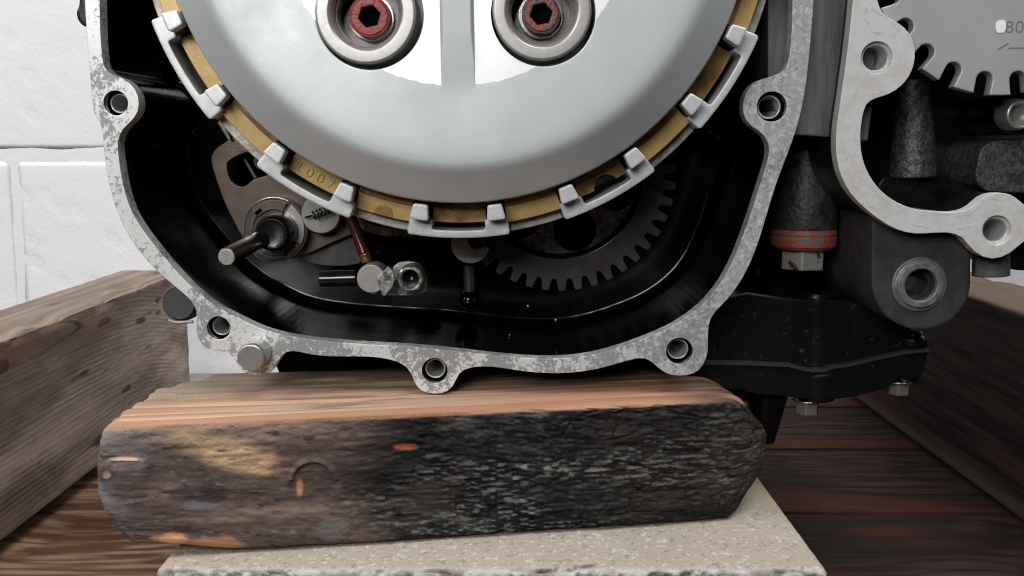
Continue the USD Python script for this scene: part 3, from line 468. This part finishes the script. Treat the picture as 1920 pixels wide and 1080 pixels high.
# ---------------------------------------------------------------- oil pipe and its fittings
pipe = obj('oil_pipe', cyl(P(652, 390, .014), P(683, 476, .010), px_len(11, 670, 440, .012)), mCopper, eng, label='brown copper oil pipe')
for q in range(4): obj('brass_collar', cyl(P(683 + q * 1.3, 475 + 4 * q, .010), P(684.2 + q * 1.3, 478.5 + 4 * q, .010), px_len(11.5 - (q % 2) * 1.2, 684, 480, .01)), mBrass, pipe)
e0 = P(696, 523, .006)[[0, 2]]; e1 = px_len(1, 696, 523, .006)
capd = obj('pipe_cap', rev([(0, .0135), (28 * e1, .0135), (28 * e1, .0068), (26 * e1, .006), (0, .006)], e0, 56), mTan2 if 'mTan2' in globals() else mDisc, eng, label='round tan end cap of the oil pipe')
rp = obj('retainer_plate', ext(poly([(738, 494), (772, 489), (793, 500), (801, 522), (800, 553), (740, 554), (700, 553), (690, 545), (735, 520)], .012, 1), .012, .0145), mPlateOld, eng, label='bright oily retainer plate')
obj('pale_diamond', ext(poly([(705, 523), (728, 499), (736, 509), (740, 525), (734, 541), (719, 556)], .004, 0), .004, .0058), mPlateOld, rp)  # pale diamond-shaped sheet set in front of the retainer plate
b0 = P(769, 523, .006)[[0, 2]]; b1 = px_len(1, 769, 523, .006)
obj('socket_bolt', rev([(26 * b1, .012), (26 * b1, .0075), (24 * b1, .0062), (20 * b1, .0058), (17 * b1, .0062), (15.5 * b1, .0075), (15 * b1, .0115), (0, .0118)], b0, 48), mPlateOld, rp, smooth=30)
obj('bolt_recess', ext(Point(b0).buffer(15 * b1), .0105, .0113), mBlackShaft, rp)
obj('oil_drop_glint', ball(772, 522, .0103, 3.5), mShiny, rp, smooth=True)  # bright bead added as the glint inside the bolt recess
# ---------------------------------------------------------------- ignition side
IIN = [(1640, -60), (1646, 0), (1648, 14), (1657, 28), (1676, 38), (1696, 53), (1709, 72), (1716, 94), (1714, 119), (1704, 142), (1684, 164), (1662, 179), (1637, 186), (1625, 194), (1618, 211), (1614, 250), (1618, 300), (1632, 334), (1654, 358), (1681, 380), (1718, 392), (1760, 397), (1806, 396), (1825, 387), (1843, 371), (1867, 363), (1892, 364), (1910, 375), (1925, 388), (1960, 392), (2060, 380), (2140, 300), (2160, 100), (2140, -150), (2050, -330), (1880, -400), (1720, -330)]
IOUT = [(1604, -60), (1599, 0), (1593, 56), (1586, 117), (1576, 194), (1567, 261), (1571, 306), (1583, 343), (1608, 377), (1638, 404), (1675, 426), (1712, 438), (1797, 441), (1809, 448), (1819, 464), (1834, 477), (1858, 484), (1883, 481), (1901, 468), (1920, 452), (1960, 440), (2080, 430), (2190, 330), (2210, 100), (2180, -180), (2080, -380), (1880, -450), (1680, -380)]
YI = -.002
iin, iout = Polygon(plane(spl(IIN, .4), YI)).buffer(0), Polygon(plane(spl(IOUT, .4), YI)).buffer(0)
ih = [(P(a, b, YI)[[0, 2]], px_len(r_, a, b, YI)) for a, b, r_ in ((1644, 108, 30), (1869, 432, 28))]
ib = shapely.union_all([Point(c_).buffer(r_, quad_segs=20) for c_, r_ in ih])
ign = obj('ignition_case', [ext(iout.buffer(-.0005).difference(iin.buffer(.0003)).difference(ib.buffer(.0002)), YI + .004, .0455), ext(iout.buffer(-.001).difference(ib.buffer(.0002)), .044, .10)], mCaseDry, eng, smooth=40, label='black ignition housing on the right')
ifl = obj('ignition_cover_flange', ext(iout.difference(iin).difference(ib), YI, YI + .004), mFlangeIgn, eng, smooth=40, label='pale gasket face around the toothed plate on the right')
rz = []
for d_, w_, sd in ((.0010, .00020, 3), (.0040, .00018, 8)):
    ln = iin.buffer(d_).exterior.intersection(iout.difference(iin).difference(ib.buffer(.0012)).buffer(-.0006))
    for g_ in getattr(ln, 'geoms', [ln]):
        t_ = 0.
        while t_ < g_.length:
            L_ = RNG.uniform(.002, .008); a_ = shapely.ops.substring(g_, t_, min(t_ + L_, g_.length)); t_ += L_ + RNG.uniform(.001, .012)
            if a_.length > .0005:
                xy = np.array(a_.segmentize(.0006).coords); k_ = fbm(np.c_[xy * 420, np.full(len(xy), sd)], 3, sd)
                rz += [shapely.LineString(xy[i_:i_ + 2] + (k_[i_:i_ + 2, None] - .5) * .0022).buffer(w_ * (.25 + 1.3 * k_[i_]), quad_segs=2) for i_ in range(len(xy) - 1)]
rz = shapely.union_all(rz).intersection(iout.difference(iin).difference(ib.buffer(.0003)).buffer(-.0003))
obj('gasket_residue', ext(rz, YI - .00004, YI), mResidue, ifl, smooth=False)
for c_, r_ in ih:
    bh = obj('bolt_hole', tube_in(c_, r_ * .99, r_ * .78, YI + .0012, YI + .022), mSleeve, ifl, smooth=30)
    obj('hole_bottom', rev([(0, YI + .022), (r_ * .98, YI + .022), (r_ * .98, YI + .0205), (0, YI + .0205)], c_, 32), mCase, bh)
obj('case_web', [cyl(P(1712, 150, .030), P(1712, 331, .030), px_len(30, 1712, 250, .03), px_len(44, 1712, 250, .03))], mCast, ign)
obj('case_web', ext(poly([(1826, 356), (1836, 285), (1850, 268), (1880, 262), (1990, 258), (1990, 360), (1900, 362)], .022, 3), .022, .044), mCast, ign)
obj('case_step', ext(poly([(1640, 335), (1700, 328), (1830, 352), (1960, 366), (1960, 420), (1640, 420)], .030, 1), .030, .044), mCaseDry, ign)
sl = P(1914, 214, .01)[[0, 2]]; sls = px_len(1, 1914, 214, .01)
obj('sleeve', rev([(0, .016), (30 * sls, .016), (30 * sls, .012), (27 * sls, .0098), (24 * sls, .0095), (20 * sls, .010), (17 * sls, .0125), (0, .0125)], sl, 48), mSteel, ign)
obj('sleeve_stem', cyl(P(1914, 214, .0165), P(1914, 214, .0165) + np.array([0, .03, 0]), 40 * sls), mCase, ign)
YR = .003; rc = P(1890, -75, YR)[[0, 2]]; rs = px_len(1, 1890, 0, YR)
rot = Point(rc).buffer(242 * rs, quad_segs=60)
sl_ = []
for k in range(22):
    a = -146.8 + k * 360 / 22; u_ = np.array([math.cos(math.radians(a)), math.sin(math.radians(a))]); sl_.append(LineString([rc + u_ * 221 * rs, rc + u_ * 262 * rs]).buffer(16 * rs, quad_segs=8))
# flat-topped teeth: cut the disc to a polygon with its corners at the slots
rot = Polygon([rc + 250 * rs * np.array([math.cos(math.radians(-146.8 + k * 360 / 22)), math.sin(math.radians(-146.8 + k * 360 / 22))]) for k in range(22)]).difference(shapely.union_all(sl_))
rotor = obj('trigger_rotor', [ext(rot, YR, YR + .0035)], mRotor, eng, smooth=30, label='silver toothed trigger plate marked with an arrow')
back = Point(rc).buffer(205 * rs).difference(Point(rc).buffer(60 * rs)); obj('rotor_hub', ext(Point(rc).buffer(150 * rs), YR + .0036, .043), mSteelDark, rotor)
tm = meshkit.text_mesh('80', px_len(21, 1890, 50, YR), .00006); tm.apply_transform(T_Y); o_ = P(1883, 61, YR); tm.apply_translation((o_[0], YR, o_[2])); obj('stamped_number', tm, mEngrave, rotor)
def line_px(a, b, w, y): return LineString(plane([a, b], y)).buffer(px_len(w, *a, y), cap_style='flat')
obj('stamped_arrow', ext(shapely.union_all([line_px((1872, 92), (1891, 81), 1.1, YR), line_px((1891, 90), (1990, 90), 1.1, YR)]), YR - .00006, YR), mEngrave, rotor)
obj('white_blob', ext(poly([(1866, 44), (1873, 38), (1882, 37), (1887, 44), (1884, 60), (1876, 62), (1868, 61)], YR, 1), YR - .00014, YR), mWhite, rotor)  # white blob beside the stamped number
# ---------------------------------------------------------------- case between and below the flanges
body_ = thing('lower_case', parent=str(eng.GetPath()))
obj('case_wall', ext(poly([(1440, -120), (1640, -120), (1640, 262), (1585, 266), (1545, 254), (1440, 252)], .0055, 1), .0055, .08), mCaseWall, body_, smooth=30)
obj('case_wall', ext(poly([(1420, 240), (1600, 240), (1720, 420), (1760, 600), (1640, 640), (1360, 640), (1360, 420)], .052, 1), .052, .10), mCase, body_)
obj('case_rib', cyl(P(1590, 250, .045), P(1575, 430, .045), .009), mCaseDry, body_)
bz0, bz1 = P(1512, 428, .028)[2], P(1512, 330, .028)[2]; bx = P(1512, 400, .028)[0]; bs = px_len(1, 1512, 420, .028)
def vrev(prof, x, y, seg=48):
    m = trimesh.creation.revolve(np.array(prof)[::1], sections=seg); m.apply_translation((x, y, 0))
    if m.volume < 0: m.invert()
    return m
def zpx(py, y, px=1512): return P(px, py, y)[2]
Y0 = .030
boss = obj('drain_boss', vrev([(0, zpx(427, Y0)), (60 * bs, zpx(427, Y0)), (61 * bs, zpx(405, Y0)), (60 * bs, zpx(370, Y0)), (55 * bs, zpx(340, Y0)), (48 * bs, zpx(318, Y0)), (45 * bs, zpx(240, Y0)), (0, zpx(240, Y0))], bx, Y0), M('dull_black_boss', (.016, .016, .016), (.05, .049, .049), scale=300, rough=.38, rough2=.55, bump=.0003, bscale=900), body_, smooth=40)
obj('plug_collar', vrev([(0, zpx(466, Y0)), (52 * bs, zpx(466, Y0)), (61 * bs, zpx(459, Y0)), (62 * bs, zpx(444, Y0)), (60 * bs, zpx(440, Y0)), (62 * bs, zpx(437, Y0)), (60 * bs, zpx(428, Y0)), (0, zpx(428, Y0))], bx, Y0), mRust, boss, smooth=30, label='collar daubed with rust red paint')
obj('hex_head', prism((bx, Y0), 43 * bs, 6, zpx(503, Y0), zpx(465, Y0), 14), M('chipped_plug', (.42, .42, .40), (.12, .035, .02), scale=260, lo=.60, hi=.66, rough=.4, metal=.4, bevel=.001), boss, smooth=False)
# lower case above the pan seam, with its column, and the pan below
def zcol(a, py0, py1, y, rpx, r2=None): return cyl(P(a, py1, y), P(a, py0, y), px_len(rpx, a, py1, y), px_len(r2 or rpx, a, py0, y), 40)
seam = [(1240, 672), (1320, 680), (1400, 681), (1480, 684), (1500, 690), (1522, 694), (1545, 694), (1558, 688), (1590, 684), (1660, 668), (1700, 660), (1740, 656)]
low = obj('lower_body', [ext(poly(seam + [(1738, 640), (1700, 615), (1660, 585), (1600, 565), (1480, 560), (1400, 548), (1330, 565), (1240, 625)], .022, 0), .022, .09), zcol(1532, 548, 693, .026, 30, 26), zcol(1600, 566, 683, .026, 26), zcol(1430, 560, 682, .05, 60)], mCaseDry, body_, smooth=40)
pan_top = seam
pan = obj('oil_pan', [ext(poly([(a, b + 1.5) for a, b in seam] + [(1730, 700), (1716, 712), (1690, 706), (1660, 728), (1600, 744), (1545, 750), (1500, 748), (1470, 742), (1430, 740), (1390, 732), (1300, 720)], .0195, 0), .0195, .09), zcol(1531, 698, 748, .024, 32), zcol(1697, 664, 713, .024, 22, 24)], mCaseDry, eng, smooth=40, label='black oil pan under the case')
obj('pan_side', ext(poly([(1270, 690), (1440, 690), (1478, 742), (1440, 752), (1270, 752)], .048, 0), .048, .09), mCaseDry, pan)
obj('pan_lip', ext(LineString(plane([(a, b + 1) for a, b in seam], .0188)).buffer(.00045), .0188, .021), M('worn_edge', (.06, .06, .062), rough=.35, metal=.3), pan)  # lighter strip paints the edge highlight along the pan's upper lip
obj('pan_foot', vrev([(0, zpx(828, .05, 1460)), (.0028, zpx(828, .05, 1460)), (.0065, zpx(735, .05, 1460)), (0, zpx(735, .05, 1460))], P(1436, 780, .05)[0], .05), mCaseDry, pan)
for a, w0, y in ((1514, 749, .024), (1686, 713, .024)):
    sc = px_len(1, a, w0, y); k = obj('pan_bolt', prism((P(a, w0, y)[0], y), (22 if a < 1600 else 20) * sc, 6, P(a, w0 + 25, y)[2], P(a, w0, y)[2], 8), mSteel, pan, smooth=False)
    obj('bolt_washer', vrev([(0, P(a, w0 + 2, y)[2]), (27 * sc, P(a, w0 + 2, y)[2]), (27 * sc, P(a, w0 - 1, y)[2]), (0, P(a, w0 - 1, y)[2])], P(a, w0, y)[0], y), mShiny, k)
obj('case_lug', [zcol(1712, 622, 660, .024, 16), zcol(1712, 632, 646, .022, 20)], mCaseDry, body_)
lug_y = .004
lugp = Polygon(plane([(1636, 380), (1635, 530)] + [(1727 + 92 * math.cos(t_), 528 + 90 * math.sin(t_)) for t_ in np.linspace(math.pi, 0, 24)] + [(1819, 500), (1822, 430), (1790, 400)], lug_y))
lc_ = P(1723, 533, lug_y)[[0, 2]]; ls = px_len(1, 1723, 533, lug_y)
lug = obj('mount_lug', ext(lugp.buffer(-.001).buffer(.001).difference(Point(lc_).buffer(30 * ls)), lug_y, .05), M('worn_black_lug', (.030, .030, .031), (.048, .047, .047), scale=200, rough=.5, rough2=.65, bump=.0001, bscale=1500, bevel=.0012), eng, label='black engine mounting lug with a hollow hex plug')
hx = Polygon([lc_ + 27 * ls * np.array([math.cos(math.radians(60 * i + 8)), math.sin(math.radians(60 * i + 8))]) for i in range(6)])
mSockIn = M('dark_plug_recess', (.05, .055, .055), (.09, .095, .095), scale=500, rough=.3, metal=.5)
mSock = M('worn_dark_plug', (.17, .17, .17), (.30, .30, .295), scale=500, rough=.42, metal=.5, bevel=.0006)
sb = obj('socket_plug', [ext(ring(lc_, 31 * ls, 51 * ls), lug_y - .0004, lug_y + .0035), ext(ring(lc_, 30.5 * ls, 43 * ls), lug_y - .0014, lug_y + .0036)], mSock, lug, smooth=30)
obj('hex_recess', [ext(Point(lc_).buffer(33 * ls).difference(hx), lug_y + .003, lug_y + .012), ext(hx, lug_y + .010, lug_y + .012)], mSockIn, sb, smooth=False)
obj('hidden_boss', zcol(1858, 440, 516, .010, 33, 32), mBoss, ign, label='grey cylindrical boss under the pale flange'); 
obj('case_web', ext(poly([(1890, 455), (1990, 440), (1990, 505), (1905, 508), (1893, 500)], .02, 1), .02, .05), mCaseDry, ign)
# grey rubber plug low on the left
rg = P(335, 570, .03)[[0, 2]]; rgs = px_len(1, 335, 570, .03)
plug = obj('rubber_plug', rev([(0, .06), (36 * rgs, .06), (36 * rgs, .034), (33 * rgs, .031), (31 * rgs, .0306), (30 * rgs, .0312), (29 * rgs, .030), (0, .030)], rg, 48), mRubber, eng, label='round grey rubber plug behind the lower left edge')
obj('wire_clip', [cyl(P(316, 600, .03), P(330, 605, .03), px_len(3, 320, 600, .03)), cyl(P(330, 605, .03), P(362, 603, .03), px_len(3, 320, 600, .03))], mDisc, plug)
